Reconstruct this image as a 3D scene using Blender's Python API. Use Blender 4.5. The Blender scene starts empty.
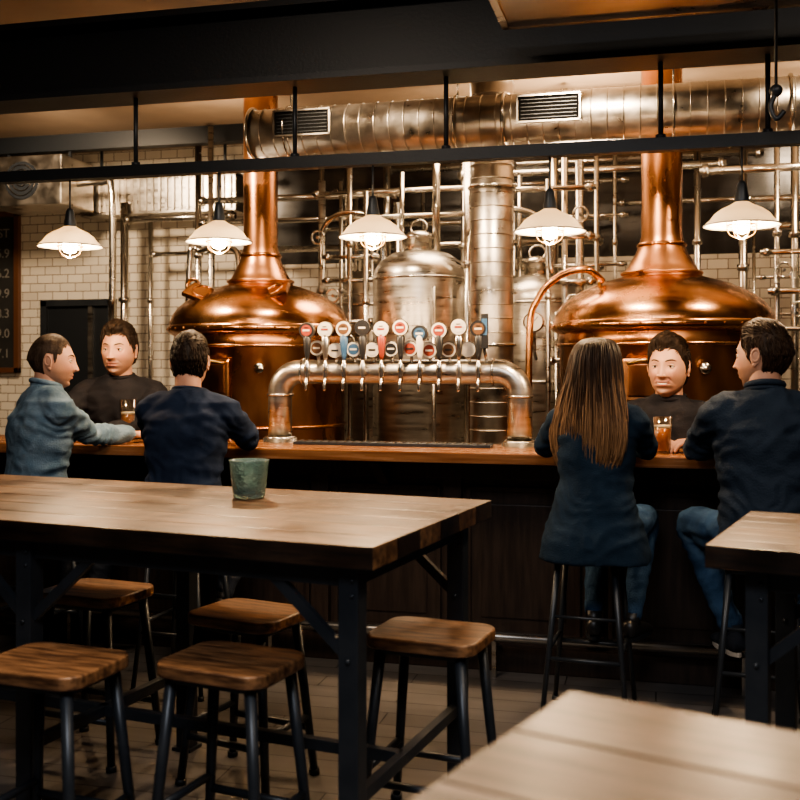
import bpy, bmesh, math, random
from mathutils import Vector, Matrix, noise
random.seed(7)
V=Vector
pi=math.pi
rad=math.radians
sc=bpy.context.scene
col=sc.collection
try:
    sc.view_settings.look='AgX - Medium High Contrast'
except Exception: pass

# ---------------------------------------------------------------- materials
def newmat(name):
    m=bpy.data.materials.new(name); m.use_nodes=True
    nt=m.node_tree; b=nt.nodes["Principled BSDF"]
    return m,nt,b
def mat(name,base,rough=.5,metal=0,col2=None,nscale=6,stretch=(1,1,1),bump=0,bscale=40,spec=None,rvar=0,emit=None,es=0,trans=0,coat=0,sheen=0,ior=None,lo=.35,hi=.65):
    m,nt,b=newmat(name)
    N=nt.nodes; L=nt.links
    b.inputs["Base Color"].default_value=(*base,1)
    b.inputs["Roughness"].default_value=rough
    b.inputs["Metallic"].default_value=metal
    if spec is not None: b.inputs["Specular IOR Level"].default_value=spec
    if trans: b.inputs["Transmission Weight"].default_value=trans
    if coat: b.inputs["Coat Weight"].default_value=coat; b.inputs["Coat Roughness"].default_value=.2
    if ior: b.inputs["IOR"].default_value=ior
    if emit: b.inputs["Emission Color"].default_value=(*emit,1); b.inputs["Emission Strength"].default_value=es
    if col2 or bump or rvar:
        tc=N.new("ShaderNodeTexCoord"); mp=N.new("ShaderNodeMapping"); mp.inputs["Scale"].default_value=stretch
        L.new(tc.outputs["Object"],mp.inputs["Vector"])
        nz=N.new("ShaderNodeTexNoise"); nz.inputs["Scale"].default_value=nscale; nz.inputs["Detail"].default_value=6
        L.new(mp.outputs[0],nz.inputs["Vector"])
        if col2:
            cr=N.new("ShaderNodeValToRGB"); cr.color_ramp.elements[0].position=lo; cr.color_ramp.elements[1].position=hi
            cr.color_ramp.elements[0].color=(*base,1); cr.color_ramp.elements[1].color=(*col2,1)
            L.new(nz.outputs["Fac"],cr.inputs[0]); L.new(cr.outputs[0],b.inputs["Base Color"])
        if rvar:
            mr=N.new("ShaderNodeMapRange"); mr.inputs[1].default_value=.3; mr.inputs[2].default_value=.7
            mr.inputs[3].default_value=max(.02,rough-rvar); mr.inputs[4].default_value=rough+rvar
            L.new(nz.outputs["Fac"],mr.inputs[0]); L.new(mr.outputs[0],b.inputs["Roughness"])
        if bump:
            n2=N.new("ShaderNodeTexNoise"); n2.inputs["Scale"].default_value=bscale; n2.inputs["Detail"].default_value=4
            L.new(mp.outputs[0],n2.inputs["Vector"])
            bp=N.new("ShaderNodeBump"); bp.inputs["Strength"].default_value=bump; bp.inputs["Distance"].default_value=.01
            L.new(n2.outputs["Fac"],bp.inputs["Height"]); L.new(bp.outputs[0],b.inputs["Normal"])
    return m
def vcolmat(name,rough=.5,bump=0,bscale=200,stretch=(1,1,1),sss=0,spec=.5):
    m,nt,b=newmat(name); N=nt.nodes;L=nt.links
    a=N.new("ShaderNodeAttribute"); a.attribute_name="Col"
    L.new(a.outputs["Color"],b.inputs["Base Color"]); b.inputs["Roughness"].default_value=rough
    b.inputs["Specular IOR Level"].default_value=spec
    if sss:
        b.inputs["Subsurface Weight"].default_value=sss; b.inputs["Subsurface Radius"].default_value=(.02,.008,.004); b.inputs["Subsurface Scale"].default_value=.3
    if bump:
        tc=N.new("ShaderNodeTexCoord"); mp=N.new("ShaderNodeMapping"); mp.inputs["Scale"].default_value=stretch
        nz=N.new("ShaderNodeTexNoise"); nz.inputs["Scale"].default_value=bscale
        bp=N.new("ShaderNodeBump"); bp.inputs["Strength"].default_value=bump; bp.inputs["Distance"].default_value=.005
        L.new(tc.outputs["Object"],mp.inputs[0]); L.new(mp.outputs[0],nz.inputs["Vector"]); L.new(nz.outputs["Fac"],bp.inputs["Height"]); L.new(bp.outputs[0],b.inputs["Normal"])
    return m
def thinglass(name,tint,gloss=.04,blend=.35):
    m,nt,b=newmat(name); nt.nodes.remove(b)
    tp=nt.nodes.new("ShaderNodeBsdfTransparent"); tp.inputs[0].default_value=(*tint,1)
    gl=nt.nodes.new("ShaderNodeBsdfGlossy"); gl.inputs[1].default_value=gloss
    lw=nt.nodes.new("ShaderNodeLayerWeight"); lw.inputs[0].default_value=blend
    mg=nt.nodes.new("ShaderNodeMixShader"); nt.links.new(lw.outputs["Facing"],mg.inputs[0]); nt.links.new(tp.outputs[0],mg.inputs[1]); nt.links.new(gl.outputs[0],mg.inputs[2]); nt.links.new(mg.outputs[0],nt.nodes["Material Output"].inputs[0])
    return m
def woodmat(name,dark,light,seam=.11,rough=.36,coat=.15,grain=14):
    """planked, weathered top: per-plank tone, grain streaks and worn patches"""
    m,nt,b=newmat(name);N=nt.nodes;L=nt.links
    tc=N.new("ShaderNodeTexCoord"); mp=N.new("ShaderNodeMapping"); mp.inputs["Scale"].default_value=(1.1,grain,grain)
    L.new(tc.outputs["Object"],mp.inputs[0])
    n1=N.new("ShaderNodeTexNoise"); n1.inputs["Scale"].default_value=3.2; n1.inputs["Detail"].default_value=9; n1.inputs["Roughness"].default_value=.7; n1.inputs["Distortion"].default_value=.35
    L.new(mp.outputs[0],n1.inputs["Vector"])
    cr=N.new("ShaderNodeValToRGB"); cr.color_ramp.elements[0].position=.38; cr.color_ramp.elements[1].position=.64
    cr.color_ramp.elements[0].color=(*dark,1); cr.color_ramp.elements[1].color=(*light,1); L.new(n1.outputs["Fac"],cr.inputs[0])
    br=N.new("ShaderNodeTexBrick"); br.inputs["Scale"].default_value=1; br.inputs["Brick Width"].default_value=.9; br.inputs["Row Height"].default_value=seam; br.inputs["Mortar Size"].default_value=.0026
    br.inputs["Color1"].default_value=(1,1,1,1); br.inputs["Color2"].default_value=(.50,.47,.45,1); br.inputs["Mortar"].default_value=(.06,.05,.045,1)
    L.new(tc.outputs["Object"],br.inputs["Vector"])
    mx=N.new("ShaderNodeMix"); mx.data_type='RGBA'; mx.blend_type='MULTIPLY'; mx.inputs[0].default_value=.95
    L.new(cr.outputs[0],mx.inputs[6]); L.new(br.outputs["Color"],mx.inputs[7])
    n2=N.new("ShaderNodeTexNoise"); n2.inputs["Scale"].default_value=4.5; n2.inputs["Detail"].default_value=6; L.new(tc.outputs["Object"],n2.inputs["Vector"])
    c2=N.new("ShaderNodeValToRGB"); c2.color_ramp.elements[0].position=.38; c2.color_ramp.elements[0].color=(.40,.36,.34,1); c2.color_ramp.elements[1].position=.60; c2.color_ramp.elements[1].color=(1,1,1,1)
    L.new(n2.outputs["Fac"],c2.inputs[0])
    m2=N.new("ShaderNodeMix"); m2.data_type='RGBA'; m2.blend_type='MULTIPLY'; m2.inputs[0].default_value=.85
    L.new(mx.outputs[2],m2.inputs[6]); L.new(c2.outputs[0],m2.inputs[7]); L.new(m2.outputs[2],b.inputs["Base Color"])
    mr=N.new("ShaderNodeMapRange"); mr.inputs[1].default_value=.3; mr.inputs[2].default_value=.7; mr.inputs[3].default_value=rough-.10; mr.inputs[4].default_value=rough+.16
    L.new(n2.outputs["Fac"],mr.inputs[0]); L.new(mr.outputs[0],b.inputs["Roughness"])
    b.inputs["Coat Weight"].default_value=coat; b.inputs["Coat Roughness"].default_value=.3
    bp=N.new("ShaderNodeBump"); bp.inputs["Strength"].default_value=.22; bp.inputs["Distance"].default_value=.004
    L.new(n1.outputs["Fac"],bp.inputs["Height"]); L.new(bp.outputs[0],b.inputs["Normal"])
    return m
def brickmat(name,c1,c2,mortar,bw,rh,ms,axis="xz",rough=.25,offset=.5,bump=.5,nmix=0,dark=None):
    m,nt,b=newmat(name);N=nt.nodes;L=nt.links
    tc=N.new("ShaderNodeTexCoord"); sp=N.new("ShaderNodeSeparateXYZ"); cb=N.new("ShaderNodeCombineXYZ")
    L.new(tc.outputs["Object"],sp.inputs[0])
    ax={"x":0,"y":1,"z":2}
    L.new(sp.outputs[ax[axis[0]]],cb.inputs[0]); L.new(sp.outputs[ax[axis[1]]],cb.inputs[1])
    br=N.new("ShaderNodeTexBrick"); br.offset=offset
    br.inputs["Scale"].default_value=1; br.inputs["Brick Width"].default_value=bw; br.inputs["Row Height"].default_value=rh
    br.inputs["Mortar Size"].default_value=ms; br.inputs["Color1"].default_value=(*c1,1); br.inputs["Color2"].default_value=(*c2,1); br.inputs["Mortar"].default_value=(*mortar,1)
    L.new(cb.outputs[0],br.inputs["Vector"])
    out=br.outputs["Color"]
    if nmix:
        nz=N.new("ShaderNodeTexNoise"); nz.inputs["Scale"].default_value=3; nz.inputs["Detail"].default_value=8
        mp=N.new("ShaderNodeMapping"); mp.inputs["Scale"].default_value=(1,6,1)
        L.new(cb.outputs[0],mp.inputs[0]); L.new(mp.outputs[0],nz.inputs["Vector"])
        mx=N.new("ShaderNodeMix"); mx.data_type='RGBA'; mx.blend_type='MULTIPLY'; mx.inputs[0].default_value=nmix
        L.new(out,mx.inputs[6]); L.new(nz.outputs["Fac"],mx.inputs[7]); out=mx.outputs[2]
    if dark: # painted zone: x > dark[0] and z > dark[1]
        g1=N.new("ShaderNodeMath"); g1.operation='GREATER_THAN'; L.new(sp.outputs[0],g1.inputs[0]); g1.inputs[1].default_value=dark[0]
        g2=N.new("ShaderNodeMath"); g2.operation='GREATER_THAN'; L.new(sp.outputs[2],g2.inputs[0]); g2.inputs[1].default_value=dark[1]
        g3=N.new("ShaderNodeMath"); g3.operation='MULTIPLY'; L.new(g1.outputs[0],g3.inputs[0]); L.new(g2.outputs[0],g3.inputs[1])
        mx=N.new("ShaderNodeMix"); mx.data_type='RGBA'; L.new(g3.outputs[0],mx.inputs[0]); L.new(out,mx.inputs[6]); mx.inputs[7].default_value=(.016,.013,.012,1); out=mx.outputs[2]
    L.new(out,b.inputs["Base Color"]); b.inputs["Roughness"].default_value=rough
    bp=N.new("ShaderNodeBump"); bp.inputs["Strength"].default_value=bump; bp.inputs["Distance"].default_value=.004; bp.invert=True
    L.new(br.outputs["Fac"],bp.inputs["Height"]); L.new(bp.outputs[0],b.inputs["Normal"])
    return m

M_tile=brickmat("white_tile",(.70,.65,.56),(.60,.55,.47),(.17,.13,.10),.16,.08,.0035,"xz",.2,.5,.6,dark=(-3.55,2.36))
M_floor=brickmat("dark_plank_floor",(.19,.175,.165),(.135,.122,.113),(.018,.016,.015),1.1,.14,.003,"xy",.38,.37,.4,nmix=.5)
M_plaster=mat("ceiling_plaster",(.30,.22,.15),.85,col2=(.24,.175,.12),nscale=2)
M_wallpaint=mat("dark_wall_paint",(.06,.045,.038),.7,col2=(.04,.033,.028),nscale=2)
M_black=mat("black_steel",(.010,.013,.017),.5,0,bump=.1,bscale=60)
M_vent=mat("vent_black",(.006,.006,.006),.9,0,spec=.05)
M_blackmetal=mat("powder_coated_steel",(.024,.029,.036),.38,.3,col2=(.036,.041,.048),nscale=10)
M_steel=mat("stainless_steel",(.58,.55,.50),.24,1,rvar=.08,nscale=5)
M_brushed=mat("brushed_steel",(.42,.39,.35),.32,1,col2=(.58,.55,.50),nscale=4,stretch=(1,1,8),rvar=.08)
M_duct=mat("galvanised_duct",(.38,.35,.31),.36,1,col2=(.55,.51,.46),nscale=9,rvar=.1)
M_copper=mat("copper",(.42,.185,.085),.23,1,col2=(.76,.42,.22),nscale=3.2,rvar=.09,bump=.09,bscale=6,lo=.38,hi=.66)
M_copperd=mat("aged_copper",(.27,.115,.055),.29,1,col2=(.58,.29,.145),nscale=4,stretch=(1,1,.4),rvar=.1,bump=.07,bscale=5)
M_brass=mat("brass",(.65,.42,.18),.32,1)
M_wood=woodmat("weathered_oak_top",(.060,.029,.014),(.33,.175,.082),.168,.40)
M_woodn=woodmat("worn_pale_top",(.060,.040,.028),(.30,.205,.135),.19,.36,.2)
M_seat=mat("stool_seat_wood",(.070,.031,.014),.38,col2=(.30,.148,.066),nscale=4,stretch=(2,12,12),bump=.14,bscale=12,coat=.15)
M_counter=mat("bar_top_wood",(.20,.075,.03),.24,col2=(.36,.165,.07),nscale=3,stretch=(.8,14,14),coat=.4,rvar=.08)
M_barwood=mat("dark_bar_wood",(.032,.020,.014),.42,col2=(.056,.035,.024),nscale=4,stretch=(10,10,1),bump=.1,bscale=20)
M_enamel,nt,bb=newmat("opal_enamel")
bb.inputs["Base Color"].default_value=(.92,.89,.82,1); bb.inputs["Roughness"].default_value=.3
tr=nt.nodes.new("ShaderNodeBsdfTranslucent"); tr.inputs[0].default_value=(.96,.88,.72,1)
mxs=nt.nodes.new("ShaderNodeMixShader"); mxs.inputs[0].default_value=.45
nt.links.new(bb.outputs[0],mxs.inputs[1]); nt.links.new(tr.outputs[0],mxs.inputs[2]); nt.links.new(mxs.outputs[0],nt.nodes["Material Output"].inputs[0])
M_bulb=mat("glowing_bulb",(1,.8,.5),.5,emit=(1,.66,.32),es=75)
M_chalk=mat("chalkboard",(.012,.012,.012),.8,col2=(.022,.022,.021),nscale=3)
M_chalkw=mat("chalk",(.20,.19,.175),.9)
M_frame=mat("frame_wood",(.10,.04,.018),.5)
M_cream=mat("badge_cream",(.70,.64,.54),.35)
M_red=mat("badge_red",(.28,.05,.03),.35)
M_blueb=mat("badge_blue",(.04,.10,.20),.35)
M_dkbadge=mat("badge_dark",(.02,.02,.022),.35)
M_tealbadge=mat("badge_brown",(.14,.07,.035),.35)
M_teal=mat("frosted_green_glass",(.30,.46,.40),.18,trans=.72,ior=1.3,col2=(.48,.62,.55),nscale=30,bump=.6,bscale=45)
M_glass=thinglass("clear_glass",(.93,.93,.90))
M_beer=mat("amber_beer",(.50,.15,.03),.15,col2=(.62,.22,.05),nscale=6)
M_stout=mat("brown_ale",(.28,.11,.035),.15,col2=(.38,.16,.06),nscale=6)
M_foam=mat("beer_foam",(.8,.7,.55),.8)
M_navy=mat("navy_knit",(.010,.017,.036),.9,col2=(.016,.026,.052),nscale=12,bump=.4,bscale=220,spec=.15)
M_navyw=mat("navy_tunic",(.009,.020,.036),.9,col2=(.014,.029,.050),nscale=12,bump=.4,bscale=220,spec=.15)
M_navyj=mat("navy_jacket",(.012,.021,.036),.8,col2=(.020,.032,.051),nscale=9,bump=.4,bscale=140,spec=.2)
M_blacktee=mat("black_jersey",(.010,.010,.013),.85,col2=(.017,.016,.019),nscale=9,bump=.3,bscale=180,spec=.15)
M_denims=mat("washed_denim_shirt",(.080,.135,.190),.85,col2=(.150,.215,.275),nscale=14,bump=.5,bscale=160,spec=.15)
M_jeans=mat("blue_jeans",(.016,.040,.085),.85,col2=(.036,.078,.15),nscale=10,bump=.5,bscale=180,spec=.15)
M_darkjeans=mat("dark_trousers",(.015,.019,.028),.85,col2=(.026,.031,.042),nscale=10,bump=.4,bscale=160,spec=.15)
M_shoe=mat("black_leather",(.015,.014,.014),.4)
M_sole=mat("shoe_sole",(.45,.42,.38),.6)
M_skin=vcolmat("skin",.5,bump=.15,bscale=300,sss=.12,spec=.35)
M_skinp=mat("skin_plain",(.45,.245,.165),.5,col2=(.50,.275,.19),nscale=30,spec=.35)
M_eye=mat("eye_white",(.56,.52,.47),.2)
M_iris=mat("eye_iris",(.025,.013,.008),.15)
M_teeth=mat("teeth",(.78,.74,.66),.3)
M_lash=mat("eye_lash",(.02,.012,.008),.6)
def hairmat(name,a,b):
    return mat(name,a,.55,col2=b,nscale=60,stretch=(1,1,.25),bump=.2,bscale=120,spec=.18)
M_hairdk=hairmat("dark_brown_hair",(.010,.006,.004),(.026,.015,.009))
M_hairbr=hairmat("brown_hair",(.018,.010,.006),(.045,.025,.014))
M_haircrop=hairmat("cropped_brown_hair",(.030,.019,.013),(.060,.040,.028))
M_longhair=vcolmat("long_hair",.5,bump=.3,bscale=150,stretch=(1,1,.2),spec=.2)

# ---------------------------------------------------------------- mesh helpers
def catmull(pts,rs,res):
    P=[V(p) for p in pts]; out=[];ro=[]
    n=len(P)
    if n==2 or res<=1: return P,list(rs)
    for i in range(n-1):
        p0=P[max(i-1,0)];p1=P[i];p2=P[i+1];p3=P[min(i+2,n-1)]
        for k in range(res):
            t=k/res
            out.append(.5*((2*p1)+(p2-p0)*t+(2*p0-5*p1+4*p2-p3)*t*t+(3*p1-p0-3*p2+p3)*t**3))
            ro.append(rs[i]*(1-t)+rs[i+1]*t)
    out.append(P[-1]);ro.append(rs[-1])
    return out,ro
def tube_into(bm,pts,rs,n=12,res=1,mi=0,smooth=True,flat=None):
    if isinstance(rs,(int,float)): rs=[rs]*len(pts)
    P,R=catmull(pts,rs,res)
    T=[]
    for i in range(len(P)):
        a=P[max(i-1,0)];b=P[min(i+1,len(P)-1)]
        T.append((b-a).normalized())
    up=V((0,0,1)) if abs(T[0].z)<.9 else V((0,1,0))
    nrm=T[0].cross(up).normalized()
    rings=[]
    for i,p in enumerate(P):
        if i>0:
            nrm=(nrm-T[i]*nrm.dot(T[i])).normalized()
        bn=T[i].cross(nrm)
        rings.append([bm.verts.new(p+(nrm*math.cos(2*pi*k/n)+bn*math.sin(2*pi*k/n)*(flat or 1))*R[i]) for k in range(n)])
    fs=[]
    for i in range(len(rings)-1):
        for k in range(n):
            fs.append(bm.faces.new((rings[i][k],rings[i][(k+1)%n],rings[i+1][(k+1)%n],rings[i+1][k])))
    for rg in (rings[0][::-1],rings[-1]):
        try:
            f=bm.faces.new(rg); f.material_index=mi
        except: pass
    for f in fs: f.smooth=smooth; f.material_index=mi
    return rings
class B:
    def __init__(s): s.bm=bmesh.new(); s.mats=[]
    def mi(s,m):
        if m not in s.mats: s.mats.append(m)
        return s.mats.index(m)
    def merge(s,t,m,smooth=False,M=None):
        i=s.mi(m)
        for f in t.faces: f.material_index=i; f.smooth=smooth
        if M is not None: t.transform(M)
        me=bpy.data.meshes.new("t"); t.to_mesh(me); t.free(); s.bm.from_mesh(me); bpy.data.meshes.remove(me)
    def box(s,c,size,m,rz=0,bev=0,M=None):
        t=bmesh.new(); bmesh.ops.create_cube(t,size=1)
        for v in t.verts: v.co=V((v.co.x*size[0],v.co.y*size[1],v.co.z*size[2]))
        if bev: bmesh.ops.bevel(t,geom=t.edges[:],offset=bev,segments=2,affect='EDGES',profile=.7)
        t.transform(Matrix.Translation(V(c))@(Matrix.Rotation(rz,4,'Z') if M is None else M))
        s.merge(t,m)
    def bar(s,p0,p1,w,h,m,bev=0):
        p0=V(p0);p1=V(p1);d=p1-p0
        q=d.to_track_quat('X','Z').to_matrix().to_4x4()
        s.box((p0+p1)/2,(d.length,w,h),m,bev=bev,M=q)
    def tube(s,pts,r,m,n=12,res=1,flat=None): tube_into(s.bm,pts,r,n,res,s.mi(m),True,flat)
    def cyl(s,p0,p1,r,m,r1=None,n=20): tube_into(s.bm,[p0,p1],[r,r if r1 is None else r1],n,1,s.mi(m))
    def ell(s,c,r,m,M=None,u=20,v=12):
        t=bmesh.new(); bmesh.ops.create_uvsphere(t,u_segments=u,v_segments=v,radius=1)
        if isinstance(r,(int,float)): r=(r,r,r)
        t.transform(Matrix.Translation(V(c))@(M or Matrix.Identity(4))@Matrix.Diagonal((*r,1)))
        s.merge(t,m,True)
    def lathe(s,prof,c,m,n=48,M=None):
        t=bmesh.new();c=V(c);rings=[]
        for r,z in prof:
            rings.append([t.verts.new(V((max(r,.0004)*math.cos(2*pi*k/n),max(r,.0004)*math.sin(2*pi*k/n),z))) for k in range(n)])
        for i in range(len(rings)-1):
            for k in range(n): t.faces.new((rings[i][k],rings[i][(k+1)%n],rings[i+1][(k+1)%n],rings[i+1][k]))
        T=Matrix.Translation(c)
        if M is not None: T=T@M
        s.merge(t,m,True,T)
    def rslab(s,c,sx,sy,h,rc,m,rz=0,bev=.006):
        t=bmesh.new();vs=[]
        for q in range(4):
            cx=(sx/2-rc)*(1 if q in(0,3) else -1); cy=(sy/2-rc)*(1 if q<2 else -1)
            for k in range(7):
                a=q*pi/2+k/6*pi/2
                vs.append(t.verts.new((cx+rc*math.cos(a),cy+rc*math.sin(a),-h/2)))
        f=t.faces.new(vs); r=bmesh.ops.extrude_face_region(t,geom=[f])
        for v in r['geom']:
            if isinstance(v,bmesh.types.BMVert): v.co.z+=h
        bmesh.ops.recalc_face_normals(t,faces=t.faces)
        ed=[e for e in t.edges if abs(e.verts[0].co.z-e.verts[1].co.z)<1e-6]
        bmesh.ops.bevel(t,geom=ed,offset=bev,segments=3,affect='EDGES',profile=.6)
        t.transform(Matrix.Translation(V(c))@Matrix.Rotation(rz,4,'Z'))
        s.merge(t,m)
    def torus(s,c,R,r,m,n=32,M=None,k=8):
        pts=[];t=bmesh.new();rings=[]
        for i in range(n):
            a=2*pi*i/n
            rings.append([t.verts.new(((R+r*math.cos(2*pi*j/k))*math.cos(a),(R+r*math.cos(2*pi*j/k))*math.sin(a),r*math.sin(2*pi*j/k))) for j in range(k)])
        for i in range(n):
            for j in range(k): t.faces.new((rings[i][j],rings[(i+1)%n][j],rings[(i+1)%n][(j+1)%k],rings[i][(j+1)%k]))
        s.merge(t,m,True,Matrix.Translation(V(c))@(M or Matrix.Identity(4)))
    def obj(s,name,loc=None,rz=0,parent=None):
        bmesh.ops.recalc_face_normals(s.bm,faces=s.bm.faces[:])
        me=bpy.data.meshes.new(name)
        s.bm.to_mesh(me); s.bm.free()
        for m in s.mats: me.materials.append(m)
        o=bpy.data.objects.new(name,me); col.objects.link(o)
        if loc is not None: o.location=loc
        o.rotation_euler=(0,0,rz)
        if parent: o.parent=parent
        return o

RX90=Matrix.Rotation(rad(90),4,'X'); RY90=Matrix.Rotation(rad(90),4,'Y')

# ---------------------------------------------------------------- room shell
UL,UR,WF,WB,H=-6.9,3.2,-2.0,8.6,3.45
def slab(name,lo,hi,m):
    b=B(); c=[(lo[i]+hi[i])/2 for i in range(3)]; b.box((0,0,0),[hi[i]-lo[i] for i in range(3)],m); o=b.obj(name)
    for v in o.data.vertices: v.co+=V(c)
    return o
slab("floor",(UL-.1,WF-.1,-.1),(UR+.1,WB+.1,0),M_floor)
slab("ceiling",(UL-.1,WF-.1,H),(UR+.1,WB+.1,H+.1),M_plaster)
slab("wall_back",(UL-.1,WB,0),(UR+.1,WB+.12,H),M_tile)
slab("wall_left",(UL-.12,WF,0),(UL,WB,H),M_wallpaint)
slab("wall_right",(UR,WF,0),(UR+.12,WB,H),M_wallpaint)
slab("wall_front",(UL,WF-.12,0),(UR,WF,H),M_wallpaint)
slab("baseboard_back",(UL,WB-.02,0),(UR,WB,.14),M_black)

b=B()
b.box((-5.23,8.585,1.62),(.66,.02,.80),M_black)  # flat dark panel stands in for the shade inside the hatch recess
for x in(-5.58,-4.88): b.box((x,8.57,1.62),(.06,.07,.90),M_blackmetal)
for z in(1.19,2.05): b.box((-5.23,8.57,z),(.76,.07,.06),M_blackmetal)
b.box((-5.10,8.57,1.62),(.04,.04,.8),M_brushed)
b.obj("service_hatch")
emp=bpy.data.objects.new("chalkboard_menu",None); emp.location=(-6.32,8.56,2.16); col.objects.link(emp)
b=B()
b.box((0,.01,0),(.90,.02,1.46),M_chalk)
for x in(-.45,.45): b.box((x,0,0),(.05,.05,1.53),M_frame,bev=.004)
for z in(-.74,.74): b.box((0,0,z),(.95,.05,.05),M_frame,bev=.004)
b.obj("board",parent=emp)
for i,tx in enumerate(["TAP LIST","Pale  5.9","Stout 6.2","Porter 9.9","Lager 8.3","Amber 9.0","Wheat 7.1"]):
    cu=bpy.data.curves.new("menu_line",'FONT'); cu.body=tx; cu.size=.12; cu.align_x='RIGHT'; cu.extrude=.001
    t=bpy.data.objects.new("menu_line_%d"%(i+1),cu); col.objects.link(t); cu.materials.append(M_chalkw)
    t.parent=emp; t.location=(.37,-.006,.52-i*.19); t.rotation_euler=(rad(90),0,0)

b=B()
b.box((-1.85,4.60,2.97),(10.1,.03,.36),M_black)
b.box((-1.85,4.60,2.80),(10.1,.24,.03),M_black); b.box((-1.85,4.60,3.15),(10.1,.24,.03),M_black)
for x in(-6.8,-4,-1.2,1.6,3.0): b.box((x,4.6,3.30),(.12,.2,.30),M_black)
b.obj("ceiling_beam")
b=B()
b.box((-1.85,4.60,2.425),(10.1,.06,.055),M_black)
for x in(-6.6,-5,-3.75,-2.49,-1.66,-.93,.02,.46,1.3,2.4):
    b.cyl((x,4.60,2.44),(x,4.60,2.80),.011,M_blackmetal,n=10); b.cyl((x,4.60,2.452),(x,4.60,2.47),.022,M_blackmetal,n=8)
b.obj("lamp_rail")
for w in(6.0,7.9):
    b=B()
    b.box((-1.85,w,3.38),(10.1,.10,.14),M_black); b.obj("ceiling_joist")
b=B()
b.box((.25,3.9,2.90),(1.7,.75,.02),M_brushed)
for y in(3.53,4.27): b.box((.25,y,2.90),(1.74,.03,.05),M_brushed)
for x in(-.61,1.11): b.box((x,3.9,2.90),(.03,.75,.05),M_brushed)
for x in(-.5,1.0):
    for y in(3.6,4.2): b.cyl((x,y,2.9),(x,y,3.45),.008,M_blackmetal,n=8)
b.obj("ceiling_panel_fixture")
b=B()
b.cyl((.45,4.2,2.52),(.45,4.2,3.45),.006,M_blackmetal,n=8)
b.tube([(.45,4.2,2.52),(.43,4.2,2.47),(.45,4.2,2.42),(.48,4.2,2.45)],.010,M_blackmetal,n=8,res=4)
b.ell((.45,4.2,2.53),.025,M_blackmetal)
b.obj("hanging_cable_hook")

# ---------------------------------------------------------------- pendant lamps
for u in(-2.854,-2.048,-1.277,-.459,.355):
    b=B()
    prof=[(.024,.120),(.028,.096),(.050,.082),(.085,.066),(.115,.044),(.132,.020),(.150,.004),(.160,-.004),(.158,-.008),(.146,-.001),(.128,.013),(.110,.037),(.080,.058),(.030,.074),(0,.076)]
    b.lathe(prof,(0,0,0),M_enamel,48)
    b.torus((0,0,-.005),.159,.0028,M_blackmetal,48)
    b.lathe([(0,.185),(.012,.185),(.020,.17),(.024,.14),(.030,.115),(.030,.092)],(0,0,0),M_blackmetal,24)
    b.cyl((0,0,.18),(0,0,.34),.005,M_blackmetal,n=8)
    b.lathe([(0,.06),(.016,.055),(.018,.035),(.034,.012),(.038,-.012),(.028,-.034),(0,-.042)],(0,0,0),M_bulb,24)
    for k in range(6):
        a=k*pi/3; c,s_=math.cos(a),math.sin(a)
        b.tube([(.055*c,.055*s_,.05),(.062*c,.062*s_,-.005),(.048*c,.048*s_,-.045),(.004*c,.004*s_,-.062)],.0022,M_brass,n=6,res=3)
    b.torus((0,0,-.005),.062,.0025,M_brass,24)
    b.obj("pendant_lamp",(u,4.60,2.07))
    l=bpy.data.lights.new("pendant_glow",'POINT'); l.energy=46; l.color=(1,.70,.42); l.shadow_soft_size=.035
    o=bpy.data.objects.new("pendant_light",l); o.location=(u,4.60,1.99); col.objects.link(o)

# ---------------------------------------------------------------- bar
CT=1.07
b=B()
b.box((-1.3,4.895,CT-.025),(6.2,.55,.05),M_counter,bev=.006)
b.box((-1.3,5.06,CT-.075),(6.1,.26,.05),M_barwood)
b.box((-1.3,5.04,.535),(6.1,.18,1.0),M_barwood)
b.box((-1.3,4.93,.06),(6.1,.06,.12),M_barwood,bev=.004)
b.box((-1.3,4.93,.965),(6.1,.06,.09),M_barwood,bev=.004)
n=9; pw=6.1/n
for i in range(n+1):
    b.box((-4.35+i*pw,4.93,.54),(.09,.05,.78),M_barwood,bev=.006)
for i in range(n):
    cx=-4.35+(i+.5)*pw; hw=pw/2-.075
    for x in(-hw,hw): b.box((cx+x,4.943,.52),(.022,.022,.70),M_barwood,bev=.004)
    for z in(.17,.87): b.box((cx,4.943,z),(hw*2,.022,.022),M_barwood,bev=.004)
    b.box((cx,4.948,.52),(hw*2-.12,.014,.55),M_barwood,bev=.005)
for i in range(5):
    b.bar((-3.9+i*1.3,4.91,.90),(-3.9+i*1.3,4.70,1.02),.05,.04,M_barwood)
b.obj("bar_counter")
b=B()
b.tube([(-4.3,4.80,.19),(1.7,4.80,.19)],.022,M_brushed,n=14)
for i in range(6): b.bar((-4.1+i*1.12,4.80,.19),(-4.1+i*1.12,4.90,.14),.02,.02,M_brushed); b.bar((-4.1+i*1.12,4.80,.17),(-4.1+i*1.12,4.80,0),.02,.02,M_brushed)
b.obj("bar_foot_rail")
b=B()
b.box((0,0,.008),(1.0,.11,.016),M_blackmetal,bev=.003)
for i in range(24): b.box((-.48+i*.0417,0,.018),(.006,.10,.005),M_steel)
b.obj("drip_tray",(-1.27,4.93,CT))

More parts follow.
